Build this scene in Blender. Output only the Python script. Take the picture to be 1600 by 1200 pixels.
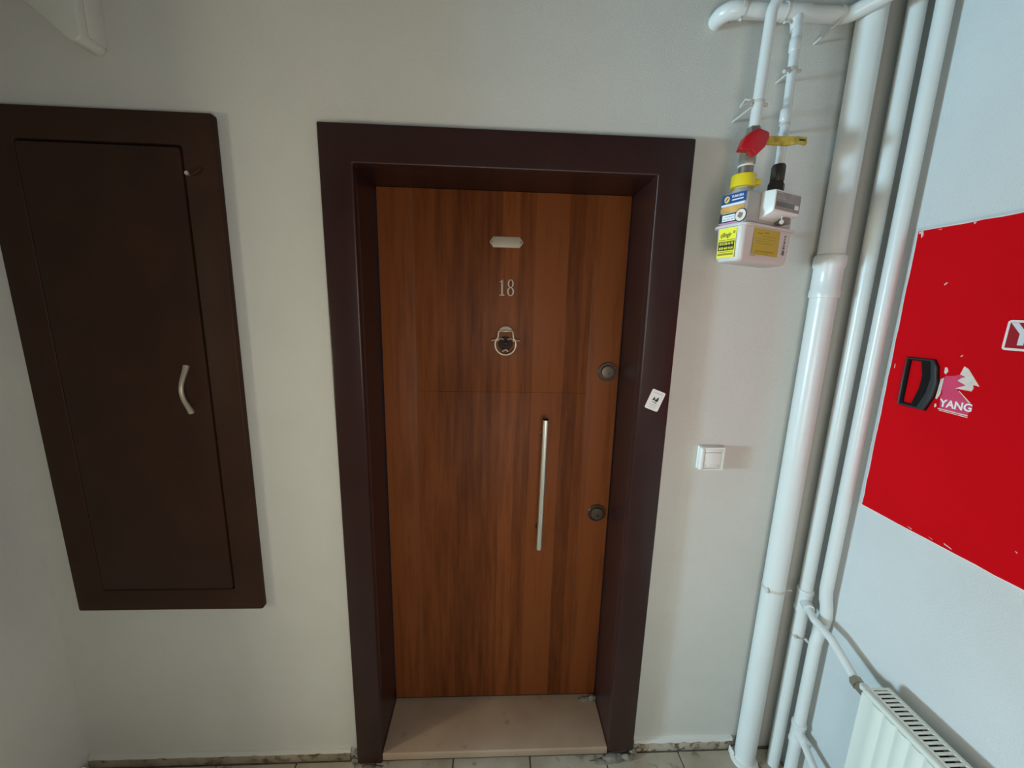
import bpy, bmesh, math, random
from mathutils import Vector, Matrix
from math import sin, cos, pi, radians
for o in list(bpy.data.objects):
    bpy.data.objects.remove(o, do_unlink=True)
S = bpy.context.scene
C = S.collection
random.seed(7)

# ------------------------------------------------------------------ camera, world, light, exposure
XR, XL, ZC = 1.695, -1.014, 2.80          # right wall, left wall face, ceiling
LEAF = 0.178                              # front plane of the door leaf (wall face is y = 0)
cam_d = bpy.data.cameras.new('camera')
cam_d.sensor_width = 36.0
cam_d.lens = 604.96 / 1600 * 36
cam_d.clip_start = 0.02
cam = bpy.data.objects.new('camera', cam_d); C.objects.link(cam)
yaw, pitch, roll = radians(2.7648), radians(-10.968), radians(1.3913)
f = Vector((sin(yaw) * cos(pitch), cos(yaw) * cos(pitch), sin(pitch)))
r0 = Vector((cos(yaw), -sin(yaw), 0)); u0 = r0.cross(f)
r = r0 * cos(roll) + u0 * sin(roll); u = -r0 * sin(roll) + u0 * cos(roll)
cam.matrix_world = Matrix(((r.x, u.x, -f.x, 0.51225), (r.y, u.y, -f.y, -1.25598),
                           (r.z, u.z, -f.z, 1.76550), (0, 0, 0, 1)))
S.camera = cam
S.view_settings.view_transform = 'Standard'
S.view_settings.look = 'None'
S.view_settings.exposure = 0.0
S.view_settings.gamma = 1.0
S.view_settings.use_curve_mapping = False
W = bpy.data.worlds.new('sky'); S.world = W; W.use_nodes = True
W.node_tree.nodes['Background'].inputs[0].default_value = (0.62, 0.82, 1.0, 1)
W.node_tree.nodes['Background'].inputs[1].default_value = 1.0

def area(name, loc, direction, sx, sy, power, col):
    d = bpy.data.lights.new(name, 'AREA'); d.shape = 'RECTANGLE'; d.size = sx; d.size_y = sy
    d.energy = power; d.color = col
    o = bpy.data.objects.new(name, d); C.objects.link(o); o.location = loc
    o.rotation_euler = Vector(direction).to_track_quat('-Z', 'Y').to_euler()
    return o
# daylight through the stair hall window (the light stands in that window's opening)
WY0, WY1, WZ0, WZ1 = -1.18, -1.58, 1.22, 1.72
area('window_daylight', (-4.26, (WY0 + WY1) / 2, (WZ0 + WZ1) / 2), (1, 0, 0), WY0 - WY1, WZ1 - WZ0, 235, (0.46, 0.775, 1.0))
# warm frontal fill light, added unseen behind the viewer
area('front_fill', (0.66, -1.71, 1.30), (0, 1, 0), 0.8, 0.7, 12.6, (1.0, 0.905, 0.80))
# warm globe lamp of the stair hall, left of the landing (its shade is the emitter)
LAMP = (-2.3, -1.25, 1.50)
LAMP_STRENGTH = 60.0

# ------------------------------------------------------------------ materials
def mat(name, col, rough=0.5, metal=0.0, bump=0.0, scale=60, var=0.0, vscale=6, spec=None, stretch=None, detail=4.0):
    m = bpy.data.materials.new(name); m.use_nodes = True
    nt = m.node_tree; b = nt.nodes['Principled BSDF']
    b.inputs['Base Color'].default_value = (*col, 1)
    b.inputs['Roughness'].default_value = rough
    b.inputs['Metallic'].default_value = metal
    if spec is not None: b.inputs['Specular IOR Level'].default_value = spec
    if bump or var:
        tc = nt.nodes.new('ShaderNodeTexCoord')
        mp = nt.nodes.new('ShaderNodeMapping')
        if stretch: mp.inputs['Scale'].default_value = stretch
        nt.links.new(tc.outputs['Object'], mp.inputs['Vector'])
    if var:
        n = nt.nodes.new('ShaderNodeTexNoise'); n.inputs['Scale'].default_value = vscale
        n.inputs['Detail'].default_value = detail
        rp = nt.nodes.new('ShaderNodeMapRange')
        rp.inputs['From Min'].default_value = 0.3; rp.inputs['From Max'].default_value = 0.7
        rp.inputs['To Min'].default_value = 1 - var; rp.inputs['To Max'].default_value = 1 + var
        mx = nt.nodes.new('ShaderNodeVectorMath'); mx.operation = 'SCALE'
        mx.inputs[0].default_value = col
        nt.links.new(mp.outputs[0], n.inputs['Vector']); nt.links.new(n.outputs['Fac'], rp.inputs['Value'])
        nt.links.new(rp.outputs[0], mx.inputs['Scale']); nt.links.new(mx.outputs[0], b.inputs['Base Color'])
    if bump:
        n = nt.nodes.new('ShaderNodeTexNoise'); n.inputs['Scale'].default_value = scale
        n.inputs['Detail'].default_value = 3
        bp = nt.nodes.new('ShaderNodeBump'); bp.inputs['Strength'].default_value = bump
        bp.inputs['Distance'].default_value = 0.002
        nt.links.new(mp.outputs[0], n.inputs['Vector']); nt.links.new(n.outputs['Fac'], bp.inputs['Height'])
        nt.links.new(bp.outputs[0], b.inputs['Normal'])
    return m

def walnut():
    m = bpy.data.materials.new('walnut_veneer'); m.use_nodes = True
    nt = m.node_tree; b = nt.nodes['Principled BSDF']; N = nt.nodes.new; Lk = nt.links.new
    tc = N('ShaderNodeTexCoord')
    def noise(scale, vec, detail):
        mp = N('ShaderNodeMapping'); mp.inputs['Scale'].default_value = vec
        n = N('ShaderNodeTexNoise'); n.inputs['Scale'].default_value = scale; n.inputs['Detail'].default_value = detail
        Lk(tc.outputs['Object'], mp.inputs['Vector']); Lk(mp.outputs[0], n.inputs['Vector'])
        return n.outputs['Fac']
    sep = N('ShaderNodeSeparateXYZ'); Lk(tc.outputs['Object'], sep.inputs[0])
    # veneer leaves of unequal tone, each a few centimetres wide
    wob = noise(1.6, (0.3, 0.3, 0.6), 2)
    ad = N('ShaderNodeMath'); ad.operation = 'MULTIPLY_ADD'; ad.inputs[1].default_value = 0.03
    Lk(wob, ad.inputs[0]); Lk(sep.outputs['X'], ad.inputs[2])
    sc = N('ShaderNodeMath'); sc.operation = 'MULTIPLY'; sc.inputs[1].default_value = 17.0; Lk(ad.outputs[0], sc.inputs[0])
    fl = N('ShaderNodeMath'); fl.operation = 'FLOOR'; Lk(sc.outputs[0], fl.inputs[0])
    wn = N('ShaderNodeTexWhiteNoise'); wn.noise_dimensions = '1D'; Lk(fl.outputs[0], wn.inputs['W'])
    g1 = noise(9, (5, 5, 0.35), 5); g2 = noise(40, (9, 9, 0.4), 3)
    s1 = N('ShaderNodeMath'); s1.operation = 'MULTIPLY_ADD'; s1.inputs[1].default_value = 0.42
    Lk(wn.outputs['Value'], s1.inputs[0]); Lk(g1, s1.inputs[2])
    s2 = N('ShaderNodeMath'); s2.operation = 'MULTIPLY_ADD'; s2.inputs[1].default_value = 0.35
    Lk(g2, s2.inputs[0]); Lk(s1.outputs[0], s2.inputs[2])
    cr = N('ShaderNodeValToRGB'); e = cr.color_ramp.elements
    e[0].position = 0.45; e[0].color = (0.082, 0.021, 0.0048, 1)
    e[1].position = 1.15; e[1].color = (0.205, 0.060, 0.0155, 1)
    Lk(s2.outputs[0], cr.inputs['Fac']); Lk(cr.outputs['Color'], b.inputs['Base Color'])
    b.inputs['Roughness'].default_value = 0.55; b.inputs['Specular IOR Level'].default_value = 0.18
    return m

def stone(name, c1, c2, c3, scale=9.0, rough=0.55, lo=0.46, hi=0.62):
    m = bpy.data.materials.new(name); m.use_nodes = True
    nt = m.node_tree; b = nt.nodes['Principled BSDF']; N = nt.nodes.new; Lk = nt.links.new
    tc = N('ShaderNodeTexCoord'); geo = N('ShaderNodeNewGeometry')
    n1 = N('ShaderNodeTexNoise'); n1.inputs['Scale'].default_value = scale; n1.inputs['Detail'].default_value = 6
    n2 = N('ShaderNodeTexNoise'); n2.inputs['Scale'].default_value = scale * 3.3; n2.inputs['Detail'].default_value = 5
    for n in (n1, n2): Lk(geo.outputs['Position'], n.inputs['Vector'])
    r1 = N('ShaderNodeValToRGB'); e = r1.color_ramp.elements
    e[0].position = 0.35; e[0].color = (*c1, 1); e[1].position = 0.65; e[1].color = (*c2, 1)
    r2 = N('ShaderNodeMapRange'); r2.inputs['From Min'].default_value = lo; r2.inputs['From Max'].default_value = hi
    mx = N('ShaderNodeMix'); mx.data_type = 'RGBA'; mx.inputs[7].default_value = (*c3, 1)
    Lk(n1.outputs['Fac'], r1.inputs['Fac']); Lk(n2.outputs['Fac'], r2.inputs['Value'])
    Lk(r2.outputs[0], mx.inputs[0]); Lk(r1.outputs['Color'], mx.inputs[6]); Lk(mx.outputs[2], b.inputs['Base Color'])
    b.inputs['Roughness'].default_value = rough
    return m

M = {}
M['wall'] = mat('painted_plaster', (0.62, 0.61, 0.555), 0.62, bump=0.5, scale=330, var=0.025, vscale=5)
M['wall_right'] = mat('painted_plaster_pale', (0.62, 0.635, 0.62), 0.55, bump=0.5, scale=260, var=0.025, vscale=5)
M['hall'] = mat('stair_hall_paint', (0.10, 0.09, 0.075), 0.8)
M['ceiling'] = mat('ceiling_paint', (0.15, 0.15, 0.14), 0.8)  # kept dark so the unseen ceiling bounces little light
M['slab'] = mat('dark_mortar', (0.16, 0.14, 0.11), 0.9, var=0.3, vscale=40)
M['tile'] = stone('marble_tile', (0.33, 0.28, 0.20), (0.44, 0.40, 0.32), (0.13, 0.11, 0.08), 7, 0.4, 0.60, 0.76)
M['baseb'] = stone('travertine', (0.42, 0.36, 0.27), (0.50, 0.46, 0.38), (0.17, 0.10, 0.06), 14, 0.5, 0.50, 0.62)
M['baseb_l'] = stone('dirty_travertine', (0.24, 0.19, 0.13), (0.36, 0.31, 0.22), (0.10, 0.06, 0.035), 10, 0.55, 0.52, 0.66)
M['sill'] = stone('cream_marble', (0.34, 0.245, 0.17), (0.40, 0.30, 0.215), (0.20, 0.15, 0.11), 6, 0.4, 0.64, 0.80)
M['mortar'] = mat('grey_mortar', (0.19, 0.17, 0.135), 0.9, bump=0.9, scale=90, var=0.4, vscale=60)
M['plaster'] = mat('white_plaster', (0.72, 0.72, 0.68), 0.7, bump=0.3, scale=90)
M['casing'] = mat('maroon_gloss_paint', (0.031, 0.0110, 0.0090), 0.34, bump=0.12, scale=120, var=0.12, vscale=8, spec=0.35)
M['leaf'] = walnut()
M['leaf_edge'] = mat('dark_walnut_edge', (0.060, 0.019, 0.008), 0.5)
M['groove'] = mat('groove_lacquer', (0.16, 0.062, 0.028), 0.35)  # paler than the leaf edge behind it
M['rubber'] = mat('black_rubber', (0.012, 0.011, 0.010), 0.7)
M['cab'] = mat('dark_brown_paint', (0.040, 0.0165, 0.0085), 0.55, bump=0.15, scale=60, var=0.15, vscale=7, spec=0.2)
M['cab_hole'] = mat('dark_gap', (0.006, 0.004, 0.003), 0.8)
M['satin'] = mat('satin_nickel', (0.72, 0.66, 0.56), 0.36, 0.85)
M['satin_old'] = mat('old_silver', (0.50, 0.43, 0.33), 0.42, 0.6)
M['brushed'] = mat('brushed_steel', (0.90, 0.87, 0.76), 0.36, 0.9)
M['plate'] = mat('aged_silver_plate', (0.40, 0.35, 0.27), 0.55, 0.2)
M['digit'] = mat('silver_digit', (0.40, 0.36, 0.30), 0.45, 0.4)
M['bronze'] = mat('dark_bronze', (0.085, 0.055, 0.040), 0.42, 0.5)
M['rosette'] = mat('dark_rosette', (0.035, 0.016, 0.009), 0.6, spec=0.2)
M['bronze2'] = mat('bronze_core', (0.11, 0.085, 0.062), 0.4, 0.5)
M['lens'] = mat('peephole_glass', (0.008, 0.006, 0.005), 0.15)
M['pipe'] = mat('white_gloss_enamel', (0.70, 0.72, 0.69), 0.30, bump=0.35, scale=45, var=0.02)
M['clamp'] = mat('painted_clamp', (0.58, 0.56, 0.50), 0.4, 0.0, bump=0.5, scale=120)
M['iron'] = mat('dark_iron', (0.060, 0.050, 0.040), 0.5, 0.5, var=0.3, vscale=50)
M['brass'] = mat('dull_nickel_brass', (0.33, 0.30, 0.23), 0.38, 0.7)
M['nipple'] = mat('galvanised_nipple', (0.26, 0.21, 0.17), 0.4, 0.6)
M['red'] = mat('red_lacquer', (0.60, 0.003, 0.0075), 0.5, var=0.04, vscale=3, spec=0.05)
M['red_edge'] = mat('bare_white_edge', (0.80, 0.74, 0.68), 0.6)
M['red_handle'] = mat('red_plastic', (0.46, 0.006, 0.012), 0.3)
M['chip'] = mat('paint_chip', (0.72, 0.50, 0.45), 0.7)
M['black'] = mat('black_plastic', (0.004, 0.004, 0.004), 0.6, spec=0.2)
M['charcoal'] = mat('charcoal_plastic', (0.022, 0.023, 0.025), 0.5)
M['lever'] = mat('worn_yellow_lever', (0.48, 0.36, 0.045), 0.5, var=0.35, vscale=70)
M['yellow'] = mat('yellow_plastic', (0.82, 0.62, 0.02), 0.35)
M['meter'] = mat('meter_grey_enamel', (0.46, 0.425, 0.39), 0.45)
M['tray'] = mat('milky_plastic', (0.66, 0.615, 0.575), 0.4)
M['white_pl'] = mat('white_plastic', (0.82, 0.83, 0.79), 0.32)
M['bell'] = mat('switch_white', (0.78, 0.78, 0.73), 0.35)
M['counter_face_shade'] = mat('counter_plate_shade', (0.30, 0.255, 0.225), 0.5, var=0.12, vscale=60)  # plate colour darkened to stand for shade on the counter front
M['window_pl'] = mat('grey_window', (0.13, 0.105, 0.09), 0.3)
M['st_yellow'] = mat('sticker_yellow', (0.93, 0.84, 0.03), 0.5)
M['st_amber'] = mat('sticker_amber', (0.56, 0.40, 0.03), 0.5)
M['st_blue'] = mat('sticker_blue', (0.006, 0.055, 0.24), 0.45)
M['st_orange'] = mat('sticker_orange', (0.72, 0.36, 0.075), 0.5, var=0.2, vscale=40)
M['st_white'] = mat('sticker_white', (0.85, 0.86, 0.86), 0.5)
M['st_black'] = mat('print_black', (0.015, 0.013, 0.012), 0.6)
M['st_pink'] = mat('sticker_pink', (0.80, 0.28, 0.48), 0.5)
M['st_olive'] = mat('print_olive', (0.35, 0.29, 0.005), 0.6)
M['st_brown'] = mat('print_brown', (0.33, 0.17, 0.10), 0.6)
M['st_gold'] = mat('print_gold', (0.90, 0.58, 0.08), 0.5)
M['st_magenta'] = mat('faded_magenta', (0.66, 0.05, 0.135), 0.5, var=0.1, vscale=30)
M['st_torn'] = mat('torn_paper', (0.72, 0.62, 0.54), 0.75, var=0.12, vscale=60)
M['st_grey'] = mat('print_grey', (0.45, 0.44, 0.42), 0.6)
M['st_card'] = mat('card_paper', (0.80, 0.76, 0.70), 0.55)
M['st_crimson'] = mat('sign_crimson', (0.33, 0.002, 0.010), 0.45)
M['st_sign'] = mat('sign_white', (0.82, 0.72, 0.70), 0.5)
M['st_sign_letter'] = mat('sign_letter', (0.66, 0.68, 0.70), 0.5)
M['rad'] = mat('radiator_enamel', (0.71, 0.75, 0.67), 0.35)
M['duct'] = mat('painted_duct', (0.60, 0.59, 0.52), 0.6, bump=0.2, scale=150)
M['frame_w'] = mat('window_frame', (0.75, 0.75, 0.73), 0.4)
M['lampshade'] = mat('opal_lamp', (0.8, 0.78, 0.72), 0.4)
_b = M['lampshade'].node_tree.nodes['Principled BSDF']; _b.inputs['Emission Color'].default_value = (1.0, 0.89, 0.60, 1); _b.inputs['Emission Strength'].default_value = LAMP_STRENGTH

# ------------------------------------------------------------------ mesh helpers
class MB:
    def __init__(s): s.bm = bmesh.new()
    def _new(s, v0): return s.bm.verts[v0:] if False else list(s.bm.verts)[v0:]
    def box(s, x0, x1, y0, y1, z0, z1, bev=0.0, seg=2, rot=None):
        b = bmesh.new()
        bmesh.ops.create_cube(b, size=1.0)
        for v in b.verts:
            v.co = Vector(((x0 + x1) / 2 + v.co.x * (x1 - x0), (y0 + y1) / 2 + v.co.y * (y1 - y0), (z0 + z1) / 2 + v.co.z * (z1 - z0)))
        if bev: bmesh.ops.bevel(b, geom=list(b.edges), offset=bev, segments=seg, profile=0.5, affect='EDGES')
        s._merge(b, rot); return s
    def _merge(s, b, mtx=None):
        if mtx is not None: bmesh.ops.transform(b, matrix=mtx, verts=list(b.verts))
        bmesh.ops.recalc_face_normals(b, faces=list(b.faces))
        me = bpy.data.meshes.new('t'); b.to_mesh(me); b.free(); s.bm.from_mesh(me); bpy.data.meshes.remove(me)
    def prism(s, pts, ext, bev=0.0, seg=2, mtx=None, holes=None):
        """closed outline pts (3D) swept by the vector ext; an optional hole outline of the same length makes a ring"""
        b = bmesh.new(); ext = Vector(ext)
        a0 = [b.verts.new(Vector(p)) for p in pts]; a1 = [b.verts.new(Vector(p) + ext) for p in pts]
        n = len(pts)
        if holes is None:
            b.faces.new(a0); b.faces.new(a1[::-1])
            for i in range(n): b.faces.new((a0[i], a0[(i + 1) % n], a1[(i + 1) % n], a1[i]))
        else:
            h0 = [b.verts.new(Vector(p)) for p in holes]; h1 = [b.verts.new(Vector(p) + ext) for p in holes]
            for i in range(n):
                j = (i + 1) % n
                b.faces.new((a0[i], a0[j], h0[j], h0[i])); b.faces.new((a1[i], h1[i], h1[j], a1[j]))
                b.faces.new((a0[i], a1[i], a1[j], a0[j])); b.faces.new((h0[i], h0[j], h1[j], h1[i]))
        bmesh.ops.recalc_face_normals(b, faces=list(b.faces))
        if bev:
            es = [e for e in b.edges if len(e.link_faces) == 2 and e.calc_face_angle(0) > 0.35]
            bmesh.ops.bevel(b, geom=es, offset=bev, segments=seg, profile=0.5, affect='EDGES')
        s._merge(b, mtx); return s
    def tube(s, pts, r, n=20, cap=True):
        pts = [Vector(p) for p in pts]; b = bmesh.new(); rings = []
        rs = r if isinstance(r, (list, tuple)) else [r] * len(pts)
        t0 = (pts[1] - pts[0]).normalized()
        nrm = t0.orthogonal().normalized()
        for i, p in enumerate(pts):
            if i == 0: t = t0
            elif i == len(pts) - 1: t = (pts[i] - pts[i - 1]).normalized()
            else: t = ((pts[i + 1] - p).normalized() + (p - pts[i - 1]).normalized()).normalized()
            nrm = (nrm - t * nrm.dot(t)).normalized(); bi = t.cross(nrm)
            rings.append([b.verts.new(p + (nrm * cos(2 * pi * k / n) + bi * sin(2 * pi * k / n)) * rs[i]) for k in range(n)])
        for i in range(len(pts) - 1):
            for k in range(n):
                b.faces.new((rings[i][k], rings[i][(k + 1) % n], rings[i + 1][(k + 1) % n], rings[i + 1][k]))
        if cap: b.faces.new(rings[0][::-1]); b.faces.new(rings[-1])
        s._merge(b); return s
    def lathe(s, o, axis, prof, n=28, squash=1.0):
        """prof: list of (radius, height along axis)"""
        o = Vector(o); a = Vector(axis).normalized(); e1 = a.orthogonal().normalized(); e2 = a.cross(e1)
        b = bmesh.new(); rings = []
        for (rr, h) in prof:
            if rr < 1e-6: rings.append([b.verts.new(o + a * h)])
            else: rings.append([b.verts.new(o + a * h + (e1 * cos(2 * pi * k / n) + e2 * sin(2 * pi * k / n)) * rr) for k in range(n)])
        for i in range(len(rings) - 1):
            A, B = rings[i], rings[i + 1]
            for k in range(n):
                if len(A) == 1 and len(B) == 1: continue
                if len(A) == 1: b.faces.new((A[0], B[(k + 1) % n], B[k]))
                elif len(B) == 1: b.faces.new((A[k], A[(k + 1) % n], B[0]))
                else: b.faces.new((A[k], A[(k + 1) % n], B[(k + 1) % n], B[k]))
        if len(rings[0]) > 1: b.faces.new(rings[0][::-1])
        if len(rings[-1]) > 1: b.faces.new(rings[-1])
        s._merge(b); return s
    def ball(s, c, r, sub=2, squash=(1, 1, 1), jitter=0.0):
        b = bmesh.new(); bmesh.ops.create_icosphere(b, subdivisions=sub, radius=r)
        for v in b.verts:
            k = 1 + random.uniform(-jitter, jitter)
            v.co = Vector((v.co.x * squash[0] * k, v.co.y * squash[1] * k, v.co.z * squash[2] * k)) + Vector(c)
        s._merge(b); return s
    def xf(s, mtx): bmesh.ops.transform(s.bm, matrix=mtx, verts=list(s.bm.verts)); return s

def origin(o):
    v = Vector((0, 0, 0))
    while o is not None: v += o.location; o = o.parent
    return v
def build(name, mb, m, parent=None, smooth=True, at=None):
    """links the collected shape (world coordinates) as one mesh object"""
    bm = mb.bm if isinstance(mb, MB) else mb
    base = origin(parent) if parent else Vector((0, 0, 0))
    if at is not None: base = Vector(at)
    bmesh.ops.translate(bm, verts=list(bm.verts), vec=-base)
    for e in bm.edges:
        e.smooth = len(e.link_faces) == 2 and e.calc_face_angle(0) < radians(38)
    for fc in bm.faces: fc.smooth = smooth
    me = bpy.data.meshes.new(name); bm.to_mesh(me); bm.free()
    me.materials.append(M[m] if isinstance(m, str) else m)
    o = bpy.data.objects.new(name, me); C.objects.link(o)
    if parent: o.parent = parent
    elif at is not None: o.location = at
    return o
def build_each(name, shapes, m, parent):
    for k_, sh_ in enumerate(shapes): build(name, sh_, m, parent)
def tube(*a, **k): return MB().tube(*a, **k)
def thing(name, label, cat, loc, group=None, kind=None):
    o = bpy.data.objects.new(name, None); C.objects.link(o); o.location = loc; o.empty_display_size = 0.05
    o['label'] = label; o['category'] = cat
    if group: o['group'] = group
    if kind: o['kind'] = kind
    return o
def lab(o, text): o['label'] = text; return o
def stuff(o): o['kind'] = 'stuff'; return o
def struct(o, label=None):
    o['kind'] = 'structure'
    if label: o['label'] = label
    return o
def fillet(pts, rad, n=7):
    """rounds the inner corners of a polyline with arcs of radius rad"""
    pts = [Vector(p) for p in pts]; out = [pts[0]]
    for i in range(1, len(pts) - 1):
        a = (pts[i - 1] - pts[i]).normalized(); b = (pts[i + 1] - pts[i]).normalized()
        ang = a.angle(b); d = rad / math.tan(ang / 2)
        p0 = pts[i] + a * d; p1 = pts[i] + b * d
        c = pts[i] + (a + b).normalized() * (rad / sin(ang / 2))
        v0 = p0 - c; v1 = p1 - c; th = v0.angle(v1); ax = v0.cross(v1).normalized()
        for k in range(n + 1):
            out.append(c + Matrix.Rotation(th * k / n, 3, ax) @ v0)
    out.append(pts[-1]); return out
def text_mesh(body, size, mtx, depth=0.0003, bold=0.0, sx=1.0, align='CENTER'):
    cu = bpy.data.curves.new('t', 'FONT'); cu.body = body; cu.size = size; cu.align_x = align; cu.align_y = 'CENTER'
    cu.extrude = depth; cu.offset = bold; cu.resolution_u = 3
    o = bpy.data.objects.new('t', cu); C.objects.link(o)
    bpy.context.view_layer.update()
    me = bpy.data.meshes.new_from_object(o.evaluated_get(bpy.context.evaluated_depsgraph_get()))
    bpy.data.objects.remove(o); bpy.data.curves.remove(cu)
    mb = MB(); mb.bm.from_mesh(me); bpy.data.meshes.remove(me)
    mb.xf(mtx @ Matrix.Diagonal((sx, 1, 1, 1))); return mb
def frame_mtx(o, ex, ez):
    """matrix whose local x is ex, local y is ez (reading up), local z the outward normal"""
    ex = Vector(ex).normalized(); ez = Vector(ez).normalized(); n = ex.cross(ez)
    return Matrix(((ex.x, ez.x, n.x, o[0]), (ex.y, ez.y, n.y, o[1]), (ex.z, ez.z, n.z, o[2]), (0, 0, 0, 1)))
def rrect(w, h, r, n=4):
    pts = []
    for cx, cy, a0 in ((w / 2 - r, h / 2 - r, 0), (-w / 2 + r, h / 2 - r, 90), (-w / 2 + r, -h / 2 + r, 180), (w / 2 - r, -h / 2 + r, 270)):
        for k in range(n + 1):
            a = radians(a0 + 90 * k / n); pts.append((cx + r * cos(a), cy + r * sin(a), 0))
    return pts
def flat(mtx, pts, t=0.0004, lift=0.0, holes=None):
    mb = MB(); mb.prism([(p[0], p[1], lift) for p in pts], (0, 0, t), holes=None if holes is None else [(p[0], p[1], lift) for p in holes])
    mb.xf(mtx); return mb

# ------------------------------------------------------------------ the setting
YB, XF = -1.65, -4.20            # wall behind the camera, far wall of the stair hall
FW = 1.1                        # outer width of the door casing
mb = MB().prism([(XL - 0.05, 0, -0.05), (0.05, 0, -0.05), (0.05, 0, 2.22), (1.05, 0, 2.22), (1.05, 0, -0.05), (XR + 0.2, 0, -0.05),
                 (XR + 0.2, 0, ZC), (XL - 0.05, 0, ZC)], (0, 0.24, 0))
struct(build('wall_back', mb, 'wall'), 'plastered wall around the brown entrance door')
mb = MB().box(XR, XR + 0.2, YB, 0.0, -0.05, ZC)
struct(build('wall_right', mb, 'wall_right'), 'pale plastered side wall behind the pipes and red cabinet')
mb = MB().box(XF - 0.2, XL, -0.47, 0.24, -0.05, ZC, bev=0.012)
struct(build('wall_left', mb, 'wall'), 'short plastered return wall beside the dark cabinet')
mb = MB().prism([(XF - 0.2, YB, -0.05), (XR + 0.2, YB, -0.05), (XR + 0.2, YB, ZC), (XF - 0.2, YB, ZC)], (0, -0.2, 0),
                holes=[(0.21, YB, 0.90), (1.11, YB, 0.90), (1.11, YB, 1.70), (0.21, YB, 1.70)])
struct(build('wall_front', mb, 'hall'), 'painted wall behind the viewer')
w2 = thing('fill_frame', 'added white frame around the fill light behind the viewer', 'window', (0.66, YB - 0.1, 0.90), kind='structure')  # opening and frame added to house the unseen frontal fill light
mb = MB().prism([(0.21, YB - 0.15, 0.90), (1.11, YB - 0.15, 0.90), (1.11, YB - 0.15, 1.70), (0.21, YB - 0.15, 1.70)], (0, 0.06, 0),
                holes=[(0.26, YB - 0.15, 0.95), (1.06, YB - 0.15, 0.95), (1.06, YB - 0.15, 1.65), (0.26, YB - 0.15, 1.65)])
build('window_frame', mb, 'frame_w', w2)
mb = MB().prism([(XF, -0.47, -0.05), (XF, YB, -0.05), (XF, YB, ZC), (XF, -0.47, ZC)], (-0.2, 0, 0),
                holes=[(XF, WY0, WZ0), (XF, WY1, WZ0), (XF, WY1, WZ1), (XF, WY0, WZ1)])
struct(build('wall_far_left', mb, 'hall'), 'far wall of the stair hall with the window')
mb = MB().box(XF - 0.2, XR + 0.2, YB - 0.2, 0.24, ZC, ZC + 0.15)
struct(build('ceiling', mb, 'ceiling'), 'landing ceiling, darkened to cut bounced light')
wn = thing('window_1', 'white framed stair hall window giving the daylight', 'window', (XF - 0.1, -1.7, 0.6), kind='structure')
mb = MB().prism([(XF - 0.13, WY0, WZ0), (XF - 0.13, WY1, WZ0), (XF - 0.13, WY1, WZ1), (XF - 0.13, WY0, WZ1)], (0.06, 0, 0),
                holes=[(XF - 0.13, WY0 - 0.03, WZ0 + 0.03), (XF - 0.13, WY1 + 0.03, WZ0 + 0.03), (XF - 0.13, WY1 + 0.03, WZ1 - 0.03), (XF - 0.13, WY0 - 0.03, WZ1 - 0.03)])
build('window_frame', mb, 'frame_w', wn)
lt = thing('pendant_lamp', 'warm globe pendant lamp hanging in the stair hall', 'lamp', (LAMP[0], LAMP[1], ZC))
build('lamp_base', MB().lathe((LAMP[0], LAMP[1], ZC), (0, 0, -1), [(0.06, 0), (0.055, 0.02), (0.01, 0.03)]).tube([(LAMP[0], LAMP[1], ZC - 0.02), (LAMP[0], LAMP[1], LAMP[2] + 0.15)], 0.006, 8), 'frame_w', lt)
build('lamp_shade', MB().ball(LAMP, 0.17, 3), 'lampshade', lt)

# floor: mortar bed with single marble tiles
fl = struct(build('floor', MB().box(XF - 0.2, XR, YB, 0.178, -0.06, -0.006), 'slab'), 'marble tiled landing floor')
P = 0.305
tb = MB().box(0, P - 0.004, 0, P - 0.004, -0.02, 0.0, bev=0.002, seg=1)
t0 = build('tile', tb, 'tile', fl)
first = True
for iy in range(8):
    for ix in range(-6, 5):
        x = 0.682 + ix * P; y = -0.012 - (iy + 1) * P
        if x < XL - 0.9 or x + P > XR + 0.3: continue
        w = min(x + P, XR - 0.002) - x - 0.004
        o = t0 if first else t0.copy()
        if not first: C.objects.link(o)
        first = False
        o.parent = fl; o.location = (x, y, random.uniform(-0.0012, 0.0008))
        if w < P - 0.01: o.scale = (w / (P - 0.004), 1, 1)
mb = MB().box(1.104, 1.515, -0.013, 0.0, 0.0, 0.047, bev=0.002)
bb = struct(build('baseboard_right', mb, 'baseb'), 'stained travertine skirting between the door and the thick pipe')
mb = MB().prism([(1.104 + 0.41 * i / 24, -0.0155 - 0.001 * (i % 3), 0.045 + 0.003 * sin(i * 1.7)) for i in range(25)] +
                [(1.514, -0.0155, 0.058), (1.104, -0.0155, 0.058)], (0, 0.0155, 0))
build('plaster_edge', mb, 'plaster', bb)
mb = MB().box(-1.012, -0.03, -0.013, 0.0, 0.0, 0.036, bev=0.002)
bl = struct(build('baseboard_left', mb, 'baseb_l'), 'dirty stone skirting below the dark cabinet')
mb = MB().prism([(-1.012 + 0.985 * i / 40, -0.0125, 0.034 + 0.0035 * sin(i * 1.3) + 0.002 * sin(i * 3.1)) for i in range(41)] +
                [(-0.027, -0.0125, 0.052), (-1.012, -0.004, 0.052)], (0, 0.0125, 0))
build('plaster_edge', mb, 'wall', bl)
mb = MB().tube([(-1.006, -0.42, 0.03), (-1.004, -0.2, 0.026), (-1.0, -0.04, 0.03)], 0.018, 8)
build('corner_render', mb, 'plaster', bl)
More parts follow.
